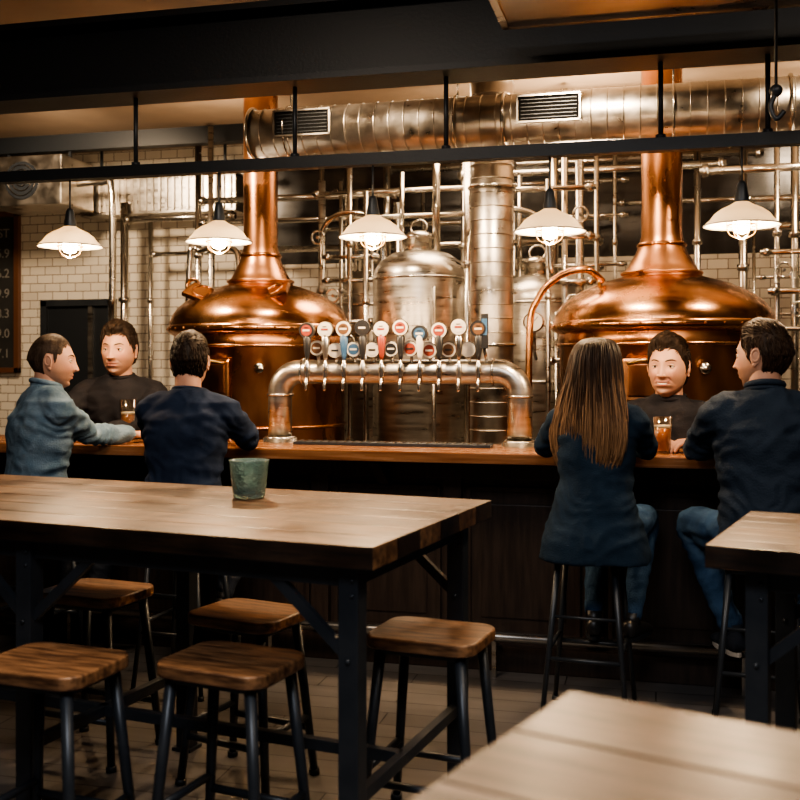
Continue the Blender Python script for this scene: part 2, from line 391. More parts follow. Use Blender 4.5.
# tap tower ------------------------------------------------------------
emp=bpy.data.objects.new("beer_tap_tower",None); emp.location=(-1.278,5.05,CT); col.objects.link(emp)
b=B()
x0,x1,zc,R=-.626,.627,.365,.062
rc=.11
pts=[(x0,0,0),(x0,0,zc-rc)]
for k in range(1,9):
    a=k/8*pi/2; pts.append((x0+rc-rc*math.cos(a),0,zc-rc+rc*math.sin(a)))
for k in range(0,9):
    a=k/8*pi/2; pts.append((x1-rc+rc*math.sin(a),0,zc-rc+rc*math.cos(a)))
pts+= [(x1,0,0)]
b.tube(pts,R,M_brushed,n=32)
for x in(x0,x1):
    b.lathe([(0,.02),(.088,.02),(.09,.0),(.09,0)],(x,0,0),M_steel,32); b.torus((x,0,.02),.072,.010,M_steel)
    b.torus((x,0,zc-rc-.01),.064,.007,M_steel)
for x in(x0+rc+.02,x1-rc-.02): b.torus((x,0,zc),.064,.007,M_steel,M=RY90)
b.obj("steel_pipe",parent=emp)
caps=[M_red,M_cream,M_tealbadge,M_dkbadge,M_cream,M_red,M_blueb]
hands_=[M_dkbadge,M_steel,M_blueb,M_dkbadge,M_red,M_dkbadge,M_cream,M_dkbadge,M_steel,M_dkbadge]
b=B()
n=10
rb=random.Random(5)
for i in range(n):
    x=-.44+i*.0978
    b.cyl((x,-.055,zc),(x,-.105,zc),.013,M_steel,n=14)
    b.lathe([(0,-.05),(.010,-.05),(.012,-.02),(.016,0),(.016,.03),(.010,.045),(.006,.07),(0,.07)],(x,-.108,zc),M_steel,16)
    b.tube([(x,-.108,zc-.03),(x,-.125,zc-.055),(x,-.128,zc-.095)],[.009,.008,.007],M_steel,n=10,res=3)
    dz=rb.uniform(-.016,.018)
    b.lathe([(0,.06),(.008,.06),(.012,.08),(.018,.12),(.021,.17),(.014,.185),(0,.185)],(x,-.108,zc),hands_[i],16)
    b.cyl((x,-.118,zc+.205+dz),(x,-.098,zc+.205+dz),.041,M_steel,n=28)
    b.cyl((x,-.1215,zc+.205+dz),(x,-.117,zc+.205+dz),.038,M_cream if i%3 else M_dkbadge,n=28)
    b.cyl((x,-.1235,zc+.205+dz),(x,-.120,zc+.205+dz),.028,caps[i%7],n=24)
    b.box((x,-.1245,zc+.205+dz),(.036,.003,.009),M_cream if caps[i%7] is not M_cream else M_red)
    b.box((x,-.1245,zc+.219+dz),(.020,.003,.004),M_dkbadge)
b.box((.47,-.108,zc+.20),(.035,.02,.17),M_dkbadge,bev=.004); b.box((.47,-.119,zc+.22),(.028,.004,.08),M_blueb)
b.cyl((.47,-.108,zc+.11),(.47,-.06,zc+.05),.009,M_steel,n=10)
for i in range(9):
    x=-.44+(i+.5)*.0978-.01
    dz=rb.uniform(-.008,.008)
    b.cyl((x,-.03,zc+.05),(x,-.055,zc+.09),.009,M_steel,n=10)
    b.cyl((x,-.070,zc+.115+dz),(x,-.050,zc+.115+dz),.040,M_steel,n=28)
    b.cyl((x,-.0735,zc+.115+dz),(x,-.069,zc+.115+dz),.037,M_cream,n=28)
    b.cyl((x,-.0755,zc+.115+dz),(x,-.072,zc+.115+dz),.028,caps[(i*2+2)%7],n=24)
    b.box((x,-.0765,zc+.115+dz),(.036,.003,.009),M_dkbadge if i%2 else M_cream)
b.obj("taps_and_badges",parent=emp)

# ---------------------------------------------------------------- kettles
def kettle(loc,Rr,chr_,hatch):
    b=B(); R=Rr
    b.lathe([(0,.10),(R*.93,.10),(R*.94,.14),(R*.94,1.58),(R*.955,1.60),(R*.955,1.66),(R*.94,1.68)],(0,0,0),M_copperd,72)
    for z in(.45,1.05,1.60): b.torus((0,0,z),R*.945,.012,M_copper,72)
    b.lathe([(R*.94,1.67),(R*1.0,1.69),(R*1.02,1.705),(R*1.02,1.735),(R*1.0,1.747)],(0,0,0),M_copper,72)
    b.lathe([(R*1.0,1.745),(R*.995,1.78),(R*.965,1.825),(R*.91,1.87),(R*.83,1.915),(R*.73,1.955),(R*.62,1.988),(R*.50,2.015),(R*.40,2.035),(R*.355,2.045)],(0,0,0),M_copper,72)
    b.lathe([(R*.36,2.04),(R*.355,2.07),(R*.33,2.085),(R*.30,2.12),(R*.265,2.165),(R*.235,2.20),(chr_*1.12,2.25),(chr_,2.31),(chr_,3.448)],(0,0,0),M_copperd,72)
    b.torus((0,0,2.25),chr_*1.14,.014,M_copper,48)
    b.torus((0,0,2.065),R*.36,.012,M_copperd,48)
    b.torus((0,0,2.90),chr_+.002,.008,M_copper,48)
    for k in range(36):
        a=2*pi*k/36; b.ell((R*1.02*math.cos(a),R*1.02*math.sin(a),1.72),.008,M_copperd,u=8,v=6)
    for k in range(4):
        a=pi/4+k*pi/2; b.cyl((R*.7*math.cos(a),R*.7*math.sin(a),0),(R*.7*math.cos(a),R*.7*math.sin(a),.13),.05,M_steel)
    b.box((-.10,-R*.945,1.38),(.26,.05,.26),M_copper,bev=.015); b.box((-.10,-R*.975,1.38),(.20,.02,.20),M_copperd,bev=.01)
    b.tube([(-.20,-R*1.0,1.48),(-.10,-R*1.05,1.50),(0,-R*1.0,1.48)],.009,M_brass,n=8,res=4)
    if hatch:
        Mh=Matrix.Rotation(rad(30),4,'X')
        for sx,xx in((-1,-.27),(1,.24)):
            b.box((xx,-R*.60,1.955),(.24,.17,.035),M_copper,bev=.012,M=Matrix.Rotation(rad(-20*sx),4,'Y')@Mh)
            b.torus((xx,-R*.60,1.978),.07,.007,M_copperd,M=Matrix.Rotation(rad(-20*sx),4,'Y')@Mh)
        b.torus((-R*.66,-.22,2.03),.045,.014,M_copper,M=RX90,n=24)
    else:
        b.tube([(-R*.52,-.28,2.0),(-R*.66,-.36,2.07),(-R*.9,-.36,2.03),(-R*1.10,-.36,1.88),(-R*1.17,-.36,1.60),(-R*1.17,-.36,.3)],.022,M_copper,n=14,res=6)
        b.torus((-R*.55,-.28,2.0),.03,.01,M_brass,M=RY90)
    b.lathe([(0,0),(.03,0),(.034,.008),(.034,.02),(0,.02)],(R*.35,-R*.90,1.45),M_steel,24,M=RX90)
    return b.obj("copper_brew_kettle",loc)
kettle((-2.75,6.9,0),.64,.122,True)
kettle((.036,6.9,0),.70,.13,False)

def tank(loc,R,zs):
    b=B()
    b.lathe([(0,.45),(R*.3,.5),(R,.8),(R,zs-.0),(R*.97,zs+.05),(R*.85,zs+.11),(R*.6,zs+.17),(R*.3,zs+.20),(0,zs+.21)],(0,0,0),M_brushed,64)
    for z in(.8,1.35,zs-.02): b.torus((0,0,z),R,.010,M_steel,64)
    for k in range(4):
        a=pi/4+k*pi/2; b.cyl((R*.8*math.cos(a),R*.8*math.sin(a),0),(R*.8*math.cos(a),R*.8*math.sin(a),.85),.03,M_steel)
    b.lathe([(.10,0),(.10,.10),(.115,.10),(.115,.13),(.06,.16),(0,.17)],(0,-.05,zs+.17),M_steel,32)
    b.torus((0,-.05,zs+.36),.06,.008,M_steel,M=Matrix.Rotation(rad(70),4,'X'))
    b.cyl((.12,0,zs+.15),(.12,0,3.2),.03,M_steel); b.cyl((-.14,0,zs+.14),(-.14,0,2.9),.018,M_steel)
    b.tube([(R*.5,-R*.9,.9),(R*.5,-R*.98,1.0),(R*.5,-R*.98,zs-.1)],.014,M_steel,n=10)
    return b.obj("steel_fermentation_tank",loc)
tank((-1.69,7.4,0),.35,2.12)
tank((-.86,7.75,0),.33,1.95)
tank((-2.25,8.1,0),.28,2.05)

b=B()
b.tube([(-2.56,6.3,2.98),(3.1,6.3,2.98)],.155,M_duct,n=48)
x=-2.56
while x<3.1:
    b.torus((x,6.3,2.98),.156,.004,M_duct,40,M=RY90,k=6); x+=.095
b.torus((-2.55,6.3,2.98),.162,.012,M_steel,40,M=RY90); b.torus((-.9,6.3,2.98),.162,.012,M_steel,40,M=RY90); b.torus((.75,6.3,2.98),.162,.012,M_steel,40,M=RY90)
for cx in(-2.17,-.62,1.4):
    b.box((cx,6.155,3.0),(.36,.04,.16),M_vent)
    for k in range(6): b.box((cx,6.134,2.945+k*.022),(.33,.006,.004),M_blackmetal)
    for z in(2.922,3.078): b.box((cx,6.13,z),(.38,.015,.010),M_duct)
    for xx in(-.185,.185): b.box((cx+xx,6.13,3.0),(.010,.015,.16),M_duct)
for x in(-2.3,-1.2,.1,1.1,2.3):
    b.cyl((x,6.3,3.1),(x,6.3,3.45),.006,M_steel,n=8); b.torus((x,6.3,2.98),.166,.006,M_steel,40,M=RY90)
b.obj("horizontal_ventilation_duct")
b=B()
b.cyl((-1.035,6.62,0),(-1.035,6.62,3.45),.140,M_duct,n=48)
z=.06
while z<3.4:
    b.torus((-1.035,6.62,z),.141,.004,M_duct,40,k=6); z+=.09
b.torus((-1.035,6.62,2.62),.148,.012,M_steel,40); b.torus((-1.035,6.62,1.6),.148,.012,M_steel,40)
b.obj("vertical_ventilation_duct")
b=B()
b.box((0,0,0),(1.5,.22,.34),M_brushed,bev=.01)
for i in range(22): b.box((-.70+i*.0667,-.12,0),(.022,.02,.28),M_duct)
b.bar((-.6,0,.15),(-.6,0,.48),.02,.02,M_blackmetal); b.bar((.6,0,.15),(.6,0,.48),.02,.02,M_blackmetal)
b.obj("finned_heater_unit",(-4.26,8.35,2.97))
b=B()
b.box((0,0,0),(.75,.5,.42),M_duct,bev=.015); b.cyl((0,-.26,0),(0,-.24,0),.16,M_blackmetal,n=32)
for r in(.05,.09,.13): b.torus((0,-.262,0),r,.005,M_steel,M=RX90)
b.tube([(.36,0,0),(.6,0,0),(.7,0,-.1),(.7,0,-1.2)],.03,M_steel,n=12,res=4)
b.bar((-.3,0,.2),(-.3,0,.42),.02,.02,M_blackmetal); b.bar((.3,0,.2),(.3,0,.42),.02,.02,M_blackmetal)
b.obj("air_handling_unit",(-5.2,7.9,3.03))

# pipework ------------------------------------------------------------
b=B()
rnd=random.Random(3)
def vpipe(u,w,z0,z1,r,m=M_steel):
    b.cyl((u,w,z0),(u,w,z1),r,m,n=12)
    for z in(z0+.25*(z1-z0),z0+.7*(z1-z0)): b.cyl((u,w,z-.02),(u,w,z+.02),r*1.5,m,n=12)
def hpipe(u0,u1,w,z,r,m=M_steel):
    b.cyl((u0,w,z),(u1,w,z),r,m,n=12)
    b.cyl((u0+.02,w,z),(u0+.06,w,z),r*1.5,m,n=12); b.cyl((u1-.06,w,z),(u1-.02,w,z),r*1.5,m,n=12)
for (u,w,r) in[(-4.55,8.2,.035),(-4.35,8.3,.02),(-3.75,8.0,.028),(-3.62,8.0,.018),(-3.5,7.7,.022),(-3.25,8.2,.03),(-3.05,7.8,.02),
               (-2.62,7.9,.02),(-2.52,7.6,.028),(-2.38,7.65,.016),(-2.28,7.55,.022),(-2.16,7.6,.016),(-2.08,7.3,.02),(-1.98,7.85,.03),
               (-1.30,7.2,.028),(-1.22,7.5,.018),(-1.45,7.9,.03),(-.62,7.25,.022),(-.52,7.3,.030),(-.72,7.1,.016),(-.42,7.6,.018),
               (.30,8.0,.025),(.62,7.9,.03),(.82,7.6,.02),(.95,7.7,.028),(1.06,7.95,.018),(1.2,7.6,.03),(1.5,7.9,.03),
               (-2.45,8.0,.012),(-2.2,7.9,.012),(-1.85,8.2,.016),(-1.1,8.2,.014),(-.58,7.9,.012),(-.3,7.9,.014),(.72,8.2,.012),(1.12,7.4,.012)]:
    vpipe(u,w,.05,rnd.choice([2.75,2.9,3.1,3.4]),r,M_steel if rnd.random()>.3 else M_brushed)
for (u0,u1,w,z,r) in[(-4.55,-3.5,8.2,2.75,.03),(-4.35,-3.2,8.3,2.45,.02),(-3.75,-2.0,8.0,2.85,.028),(-3.6,-1.3,7.7,2.62,.02),(-3.3,-.4,8.2,2.45,.028),
                     (-2.6,-1.2,7.6,2.80,.02),(-2.5,-2.05,7.55,2.30,.018),(-2.5,-2.0,7.55,2.12,.018),(-2.55,-2.05,7.5,1.80,.018),(-2.5,-2.05,7.45,1.50,.022),(-1.5,.5,7.9,2.95,.03),(-1.3,-.4,7.2,2.70,.02),
                     (-.75,-.4,7.1,2.35,.02),(-.75,-.4,7.2,2.05,.02),(-.74,-.45,7.2,1.75,.016),(-.75,-.5,7.2,1.50,.02),(.3,1.6,7.6,2.85,.03),(.6,1.6,7.7,2.65,.02),(.6,1.6,7.9,2.48,.028),(.7,1.6,7.5,2.25,.02),
                     (.75,1.6,7.5,1.98,.022),(.78,1.6,7.5,1.72,.016),(-5.2,-3.4,8.1,3.15,.022),(-2.2,.8,8.3,3.1,.03),(-2.3,-.5,7.0,3.22,.018),(-1.3,1.5,7.3,3.2,.02),
                     (-2.5,-.4,8.35,2.25,.02),(-2.6,-.3,8.35,2.65,.024),(-.3,1.6,8.3,2.75,.02),(-3.7,-3.1,7.9,2.1,.02),(-3.7,-3.1,7.9,1.9,.016),
                     (-2.6,-2.0,7.8,1.95,.012),(-2.6,-2.0,7.8,2.55,.014),(-.8,-.2,7.9,2.6,.014),(-.8,-.2,7.6,2.2,.012),(-2.6,-.2,8.1,2.9,.016),(.7,1.6,7.8,2.1,.012),(.6,1.6,8.1,1.85,.014)]:
    hpipe(u0,u1,w,z,r,M_steel)
for (u,w,z) in[(-2.28,7.5,1.65),(-2.4,7.5,2.0),(-.62,7.1,1.62),(-.55,7.1,1.9),(.95,7.45,1.85),(.85,7.45,2.12),(-2.52,7.5,2.45),(-.5,7.1,2.5),(1.2,7.45,2.4)]:
    b.torus((u,w,z),.05,.008,M_steel,M=RX90,n=20); b.cyl((u,w-.01,z),(u,w+.08,z),.012,M_steel,n=8)
b.tube([(-2.52,7.6,2.2),(-2.50,7.55,2.5),(-2.35,7.5,2.62),(-2.1,7.45,2.6),(-1.98,7.4,2.4),(-1.98,7.4,1.6)],.02,M_steel,n=12,res=6)
b.tube([(-1.30,7.2,2.1),(-1.25,7.15,2.45),(-1.0,7.1,2.55),(-.75,7.1,2.45),(-.70,7.1,2.1)],.022,M_steel,n=12,res=6)
b.tube([(.98,7.3,1.2),(.98,7.3,2.0),(1.1,7.3,2.12),(1.6,7.3,2.12)],.024,M_steel,n=12,res=5)
b.tube([(-3.5,7.3,.2),(-3.5,7.3,2.2),(-3.4,7.3,2.35),(-3.1,7.2,2.35),(-3.0,7.1,2.2),(-3.0,7.0,1.98)],.022,M_steel,n=12,res=5)
b.obj("brewery_pipework")
b=B()
r=.065
b.lathe([(0,0),(r,0),(r*1.08,.01),(r*1.08,.03),(0,.03)],(0,0,0),M_steel,32,M=RX90)
b.cyl((0,-.032,0),(0,-.034,0),r*.92,M_cream,n=32)
b.bar((0,-.037,0),(.03,-.037,.035),.004,.004,M_dkbadge)
b.tube([(0,.0,0),(0,.02,0),(0,.02,-.18),(0,.12,-.25)],.012,M_steel,n=10)
b.obj("pressure_gauge",(-.80,6.95,1.76))

# ---------------------------------------------------------------- tables
def table(name,loc,rz,x0,x1,y0,y1,legs,topmat,planks=6,braces=True,zt=1.0):
    b=B(); th=.06; d=(y1-y0)/planks
    for i in range(planks):
        b.box(((x0+x1)/2,y0+d*(i+.5),zt-th/2),(x1-x0,d-.003,th),topmat,bev=.004)
    xs=sorted(set(l[0] for l in legs)); ys=sorted(set(l[1] for l in legs))
    lw=.058
    for x,y in legs:
        b.box((x,y,(zt-th)/2),(lw,lw,zt-th),M_blackmetal,bev=.004)
        b.box((x,y,.006),(lw*1.4,lw*1.4,.012),M_blackmetal)
    for y in ys: b.box(((xs[0]+xs[-1])/2,y,zt-th-.03),(xs[-1]-xs[0],.03,.06),M_blackmetal,bev=.003)
    for x in xs:
        b.box((x,(ys[0]+ys[-1])/2,zt-th-.03),(.03,ys[-1]-ys[0],.06),M_blackmetal,bev=.003)
        b.box((x,(ys[0]+ys[-1])/2,.30),(.03,ys[-1]-ys[0],.035),M_blackmetal,bev=.003)
    ym=ys[0]+.42*(ys[-1]-ys[0])
    b.box(((xs[0]+xs[-1])/2,ym,.30),(xs[-1]-xs[0],.03,.035),M_blackmetal,bev=.003)
    if braces:
        for y in ys:
            for i,x in enumerate(xs):
                for sg in(-1,1):
                    if (i==0 and sg==-1) or (i==len(xs)-1 and sg==1): continue
                    b.bar((x,y,.68),(x+sg*.27,y,zt-th-.02),.022,.03,M_blackmetal)
                    b.ell((x,y-lw/2,.685),.008,M_blackmetal,u=8,v=6)
    for x,y in legs:
        for z in(.90,.86): b.ell((x+.012,y-lw/2,z),.006,M_blackmetal,u=8,v=6)
    return b.obj(name,loc,rz)
table("high_wooden_table",(-.707,2.544,0),rad(-8.7),-2.5,0,0,1.01,[(x,y) for x in(-.09,-1.19,-2.40) for y in(.07,.91)],M_wood)
table("high_wooden_table",(.123,2.793,0),rad(-14),0,1.6,0,.72,[(x,y) for x in(.12,1.48) for y in(.09,.63)],M_wood)
table("high_wooden_table",(-.121,1.501,0),rad(-18),0,1.5,-.95,0,[(x,y) for x in(.14,1.36) for y in(-.86,-.09)],M_woodn,5)

# ---------------------------------------------------------------- stools
def stool(loc,rz,h,sz,slim=False,sy_=.82):
    b=B(); r=.0115 if slim else .0155
    b.rslab((0,0,h-.019),sz,sz*sy_,.038,sz*.17,M_seat,bev=.009)
    b.rslab((0,0,h-.046),sz*.84,sz*.84*sy_,.018,sz*.12,M_blackmetal,bev=.003)
    t=sz*.36; g=sz*.5+(.015 if slim else .0)
    def lp(sx,sy,z): k=1-z/(h-.05); q=(t+(g-t)*k); return V((sx*q,sy*q*sy_,z))
    for sx in(-1,1):
        for sy in(-1,1):
            b.tube([lp(sx,sy,0),lp(sx,sy,h-.05)],[r*.9,r*1.15],M_blackmetal,n=12)
            b.cyl(lp(sx,sy,0),lp(sx,sy,.02),r*1.25,M_black,n=12)
    z1=.27 if slim else .17
    for sy in(-1,1):
        b.tube([lp(-1,sy,z1),lp(1,sy,z1)],r*.8,M_blackmetal,n=10)
    for sx in(-1,1):
        b.tube([lp(sx,-1,z1+.04),lp(sx,1,z1+.04)],r*.8,M_blackmetal,n=10)
    if slim:
        b.tube([lp(-1,-1,h*.62),lp(1,-1,h*.62)],r*.6,M_blackmetal,n=8)
    return b.obj("wooden_bar_stool",loc,rz)
for x,y,a,h in[(-1.190,2.762,-10,.625),(-1.675,2.61,-6,.63),(-2.07,3.522,-8,.62),(-1.405,3.408,-14,.60),(-.694,3.20,-8,.625)]:
    stool((x,y,0),rad(a),h,.365)
SZ=.71
for x,y in[(-.27,4.36),(.40,4.32),(-2.09,4.33),(-2.87,4.32)]:
    stool((x,y,0),rad(-4),SZ,.315,True,1.0)

# ---------------------------------------------------------------- table-top objects
b=B()
b.lathe([(0,.0),(.050,.0),(.056,.006),(.070,.13),(.071,.135),(.066,.135),(.054,.02),(0,.018)],(0,0,0),M_teal,40)
b.lathe([(0,.018),(.03,.018),(.03,.055),(0,.055)],(0,0,0),M_cream,24)
b.obj("green_glass_tumbler",(-1.396,3.393,1.0))
def pint(loc,beer,fill,h=.165):
    b=B()
    b.lathe([(0,0),(.032,0),(.034,.004),(.044,h),(.0415,h),(.032,.012),(0,.010)],(0,0,0),M_glass,32)
    b.lathe([(0,.0125),(.0315,.0125),(.0315+.0095*(fill),.012+(h-.012)*fill),(0,.012+(h-.012)*fill)],(0,0,0),beer,32)
    zf=.012+(h-.012)*fill
    b.lathe([(0,zf),(.0310+.0095*fill,zf),(.0312+.0095*fill,zf+.012),(0,zf+.012)],(0,0,0),M_foam,32)
    return b.obj("beer_glass",loc)
pint((-2.735,4.965,CT),M_stout,.62,.215)
pint((.030,4.80,CT),M_beer,.68,.165)

# ---------------------------------------------------------------- people
def g(a,c,s): return math.exp(-((a-c)/s)**2)
def sst(a,b_,x):
    t=min(1,max(0,(x-a)/(b_-a))); return t*t*(3-2*t)
def head_point(th,ph,fem=False,smile=0):
    x=math.cos(ph)*math.sin(th); y=math.cos(ph)*math.cos(th); z=math.sin(ph)
    X=x*.076;Y=y*.097;Z=z*.120
    if z<0:
        t=-z; X*=1-(.34 if fem else .20)*t**1.8
        if y<0: Y*=1-.42*min(1,t*1.25)
        Y+=.030*t**2
        if not fem: X*=1+.08*g(t,.66,.22)
    else:
        if y<0: Y*=1.04; X*=1.03
        else: Y*=1-.05*z
    f=sst(.25,.6,y); xn=X/.077; zn=Z/.118
    ramp=max(0,min(1,(.12-zn)/.42)) if zn>-.28 else max(0,min(1,(zn+.39)/.11))
    ramp=ramp*ramp*(3-2*ramp)*.6+ramp*.4
    wd=.11+.11*ramp
    Y+=f*.025*ramp*math.exp(-(xn/wd)**2)+f*.006*g(xn,0,.13)*g(zn,.10,.15)
    Y-=f*.009*(g(xn,.42,.23)+g(xn,-.42,.23))*g(zn,.06,.12)
    Y+=f*.003*g(zn,.25,.09)*math.exp(-(xn/.72)**4)
    lw=.34+.1*smile
    Y+=f*(.0055*g(zn,-.47,.045)+.006*g(zn,-.58,.05)-.004*g(zn,-.525,.018))*math.exp(-(xn/lw)**4)
    Y+=f*.009*g(zn,-.88,.12)*g(xn,0,.32)
    Y-=f*.005*g(zn,-.70,.06)*g(xn,0,.4)
    Y+=f*.004*(g(xn,.55,.25)+g(xn,-.55,.25))*g(zn,-.18,.2)*(1+smile)
    nl=.24+.35*max(0,min(1,(-.28-zn)/.28))
    Y-=f*.0022*(1+smile)*(g(xn,nl,.05)+g(xn,-nl,.05))*g(zn,-.40,.12)
    return V((X,Y,Z)),xn,zn,f
def make_head(name,parent,Mh,skin=(.47,.26,.178),stubble=.35,hair=None,thick=.014,front=.64,fem=False,smile=0,vol=.0,strands=900,seed=1):
    NU,NV=132,96
    bm=bmesh.new(); cl=bm.verts.layers.float_color.new("Col"); grid=[]
    for j in range(NV+1):
        ph=-pi/2+pi*j/NV; row=[]
        for i in range(NU):
            th=-pi+2*pi*i/NU
            p,xn,zn,f=head_point(th,ph,fem,smile)
            v=bm.verts.new(p); c=V(skin)
            ck=f*(g(xn,.55,.3)+g(xn,-.55,.3))*g(zn,-.2,.25)
            c=c.lerp(V((skin[0]*1.05,skin[1]*.82,skin[2]*.8)),.5*ck+f*.5*g(xn,0,.2)*g(zn,-.25,.12))
            lipw=.30+.1*smile
            curve=zn-smile*.12*(xn/.4)**2*(1 if abs(xn)<.5 else 0)
            if stubble and zn<-.15:
                s=min(1,max(0,(-.15-zn)/.25))*sst(-.2,.2,math.cos(th)*math.cos(ph)+.1)
                s*=1-.8*g(zn,-.2,.12)
                c=c.lerp(V((.09,.055,.04)),stubble*s)
            if f>.5 and abs(xn)<lipw*1.3:
                k=max(g(curve,-.47,.04),g(curve,-.58,.045))*math.exp(-(xn/lipw)**6)
                c=c.lerp(V((.38,.14,.105)),.85*min(1,k*1.2))
                c=c.lerp(V((.08,.025,.02)),.95*g(curve,-.525,.018)*math.exp(-(xn/lipw)**6))
            c=c.lerp(V((.28,.14,.09)),.25*f*(g(xn,.42,.17)+g(xn,-.42,.17))*g(zn,.06,.09))  # eye-socket shade painted into the skin colour
            v[cl]=(*c,1); row.append(v)
        grid.append(row)
    for j in range(NV):
        for i in range(NU):
            try: fc=bm.faces.new((grid[j][i],grid[j][(i+1)%NU],grid[j+1][(i+1)%NU],grid[j+1][i])); fc.smooth=True
            except: pass
    bmesh.ops.remove_doubles(bm,verts=bm.verts,dist=.00002)
    bmesh.ops.recalc_face_normals(bm,faces=bm.faces)
    me=bpy.data.meshes.new("head"); bm.to_mesh(me); bm.free(); me.materials.append(M_skin)
    o=bpy.data.objects.new("head",me); col.objects.link(o); o.parent=parent; o.matrix_local=Mh
    def ys(x,z):
        ph=math.asin(max(-1,min(1,z/.120))); best=None
        for k in range(60):
            th=k/60*pi/2; p,_,_,_=head_point(th,ph,fem,smile)
            if best is None or abs(p.x-abs(x))<best[0]: best=(abs(p.x-abs(x)),p.y)
        return best[1]
    b=B()
    for sx in(-1,1):
        ex,ez=.0310*sx,.006; ey=ys(ex,ez)
        b.ell((ex,ey-.0068,ez),.0126,M_eye,u=20,v=14)
        b.ell((ex+.000,ey+.0029,ez),(.0060,.0035,.0060),M_iris,u=14,v=10)
        for dz,rr in((.0068,.0021),(-.0066,.0014)):
            b.tube([(ex-.015,ys(ex-.015,ez)-.002,ez),(ex-.007,ey+.0040,ez+dz*.85),(ex+.001,ey+.0056,ez+dz),(ex+.008,ey+.0040,ez+dz*.8),(ex+.015,ys(ex+.015,ez)-.003,ez)],[rr*.6,rr,rr,rr,rr*.6],M_skinp,n=8,res=4)
            if dz>0: b.tube([(ex-.014,ys(ex-.014,ez)-.001,ez),(ex-.007,ey+.0056,ez+dz*.68),(ex+.001,ey+.0072,ez+dz*.80),(ex+.008,ey+.0054,ez+dz*.62),(ex+.014,ys(ex+.014,ez)-.001,ez)],.0010,M_lash,n=6,res=4)
        hz=.031
        b.tube([(sx*.013,ys(.013,hz-.002)+.0005,hz-.004),(sx*.026,ys(.026,hz+.002)+.0008,hz+.001),(sx*.040,ys(.040,hz)+.0005,hz+.002),(sx*.050,ys(.050,hz-.006)-.001,hz-.004)],[.0022,.0032,.0027,.0010],M_lash if hair is not M_haircrop else M_hairbr,n=8,res=4)
        Me=Matrix.Rotation(rad(-16*sx),4,'Z')@Matrix.Rotation(rad(10),4,'X')
        b.ell((sx*.0775,-.012,-.004),(.006,.0165,.029),M_skinp,M=Me)
        b.torus((sx*.0815,-.014,.004),.0135,.0035,M_skinp,M=Me@RY90@Matrix.Diagonal((1.55,1,1,1)),n=24)
        b.ell((sx*.079,-.006,-.028),(.005,.008,.009),M_skinp)
        b.ell((sx*.011,ys(.012,-.030)-.003,-.031),(.0070,.009,.0060),M_skinp)
    if smile:
        b.tube([(-.020,ys(.020,-.059)+.0003,-.059),(-.010,ys(.010,-.062)+.0016,-.0625),(0,ys(0,-.0635)+.002,-.0635),(.010,ys(.010,-.062)+.0016,-.0625),(.020,ys(.020,-.059)+.0003,-.059)],[.0012,.0028,.0031,.0028,.0012],M_teeth,n=8,res=4)
    o2=b.obj("eyes_brows_ears",parent=parent); o2.matrix_local=Mh
    if hair:
        rr_=random.Random(seed)
        bm=bmesh.new(); NU2,NV2=150,90; grid=[]
        def thr(a):
            a=abs(math.degrees(a))
            if a<30: return front-.03*math.cos(rad(a*6))
            if a<50: return front+.03-(.10)*sst(30,50,a)
            if a<66: return front-.07+(.20-front+.07)*sst(50,66,a)
            if a<74: return .20
            if a<84: return .20+(-.10-.20)*sst(74,79,a)
            if a<104: return -.10+.32*sst(82,87,a)
            return .22+(-.62-.22)*sst(102,122,a)
        def offs(p,th,ph):
            m=sst(0,.16,math.sin(ph)-thr(th))
            nn=noise.noise(V((p.x*40,p.y*40,p.z*25)))
            top=sst(.25,.9,math.sin(ph)); fr=sst(-.2,1,math.cos(th))
            return m,-.002+m*(thick*(.5+.5*top)*(1+.2*nn)+vol*top*(.45+.55*fr)+.002)
        def nrm_(p): return V((p.x/.077**2,p.y/.097**2,p.z/.118**2)).normalized()
        for j in range(NV2+1):
            ph=-pi/2+pi*j/NV2; row=[]
            for i in range(NU2):
                th=-pi+2*pi*i/NU2
                p,_,_,_=head_point(th,ph,fem,0)
                m,off=offs(p,th,ph)
                row.append((bm.verts.new(p+nrm_(p)*off),m))
            grid.append(row)
        for j in range(NV2):
            for i in range(NU2):
                q=[grid[j][i],grid[j][(i+1)%NU2],grid[j+1][(i+1)%NU2],grid[j+1][i]]
                if max(k[1] for k in q)>0:
                    f=bm.faces.new([k[0] for k in q]); f.smooth=True
        bmesh.ops.delete(bm,geom=[v for v in bm.verts if not v.link_faces],context='VERTS')
        bmesh.ops.recalc_face_normals(bm,faces=bm.faces)
        if strands:
            made=0; tries=0
            while made<strands and tries<strands*8:
                tries+=1
                d=V((rr_.gauss(0,1),rr_.gauss(0,1),rr_.gauss(.4,1))).normalized()
                th=math.atan2(d.x,d.y); ph=math.asin(max(-1,min(1,d.z)))
                if math.sin(ph)<thr(th)+.06: continue
                pts=[];rs=[]
                top=sst(.35,.75,d.z)
                cm=V((0,-.35,-1)).lerp(V((.55,1,.1)),top)+V((rr_.uniform(-.2,.2),rr_.uniform(-.2,.2),0))
                L_=(.20+.18*top)*(.6 if thick<.006 else 1); lift=rr_.uniform(0,1)*(thick*.12+vol*.25)+(.0012 if thick>.006 else .0003)
                for k in range(6):
                    q=k/5; dd=(d+cm*L_*q).normalized(); t2=math.atan2(dd.x,dd.y); p2=math.asin(max(-1,min(1,dd.z)))
                    p,_,_,_=head_point(t2,p2,fem,0); m,off=offs(p,t2,p2)
                    off=max(off,.001) if top>.5 else off
                    pts.append(p+nrm_(p)*(off+(lift if q<.8 else lift*.4)*(.6+.4*math.sin(q*2.6)))); rs.append((.0020 if thick>.006 else .0009)*(.5+.5*math.sin(.4+q*2.4)))
                tube_into(bm,pts,rs,5); made+=1
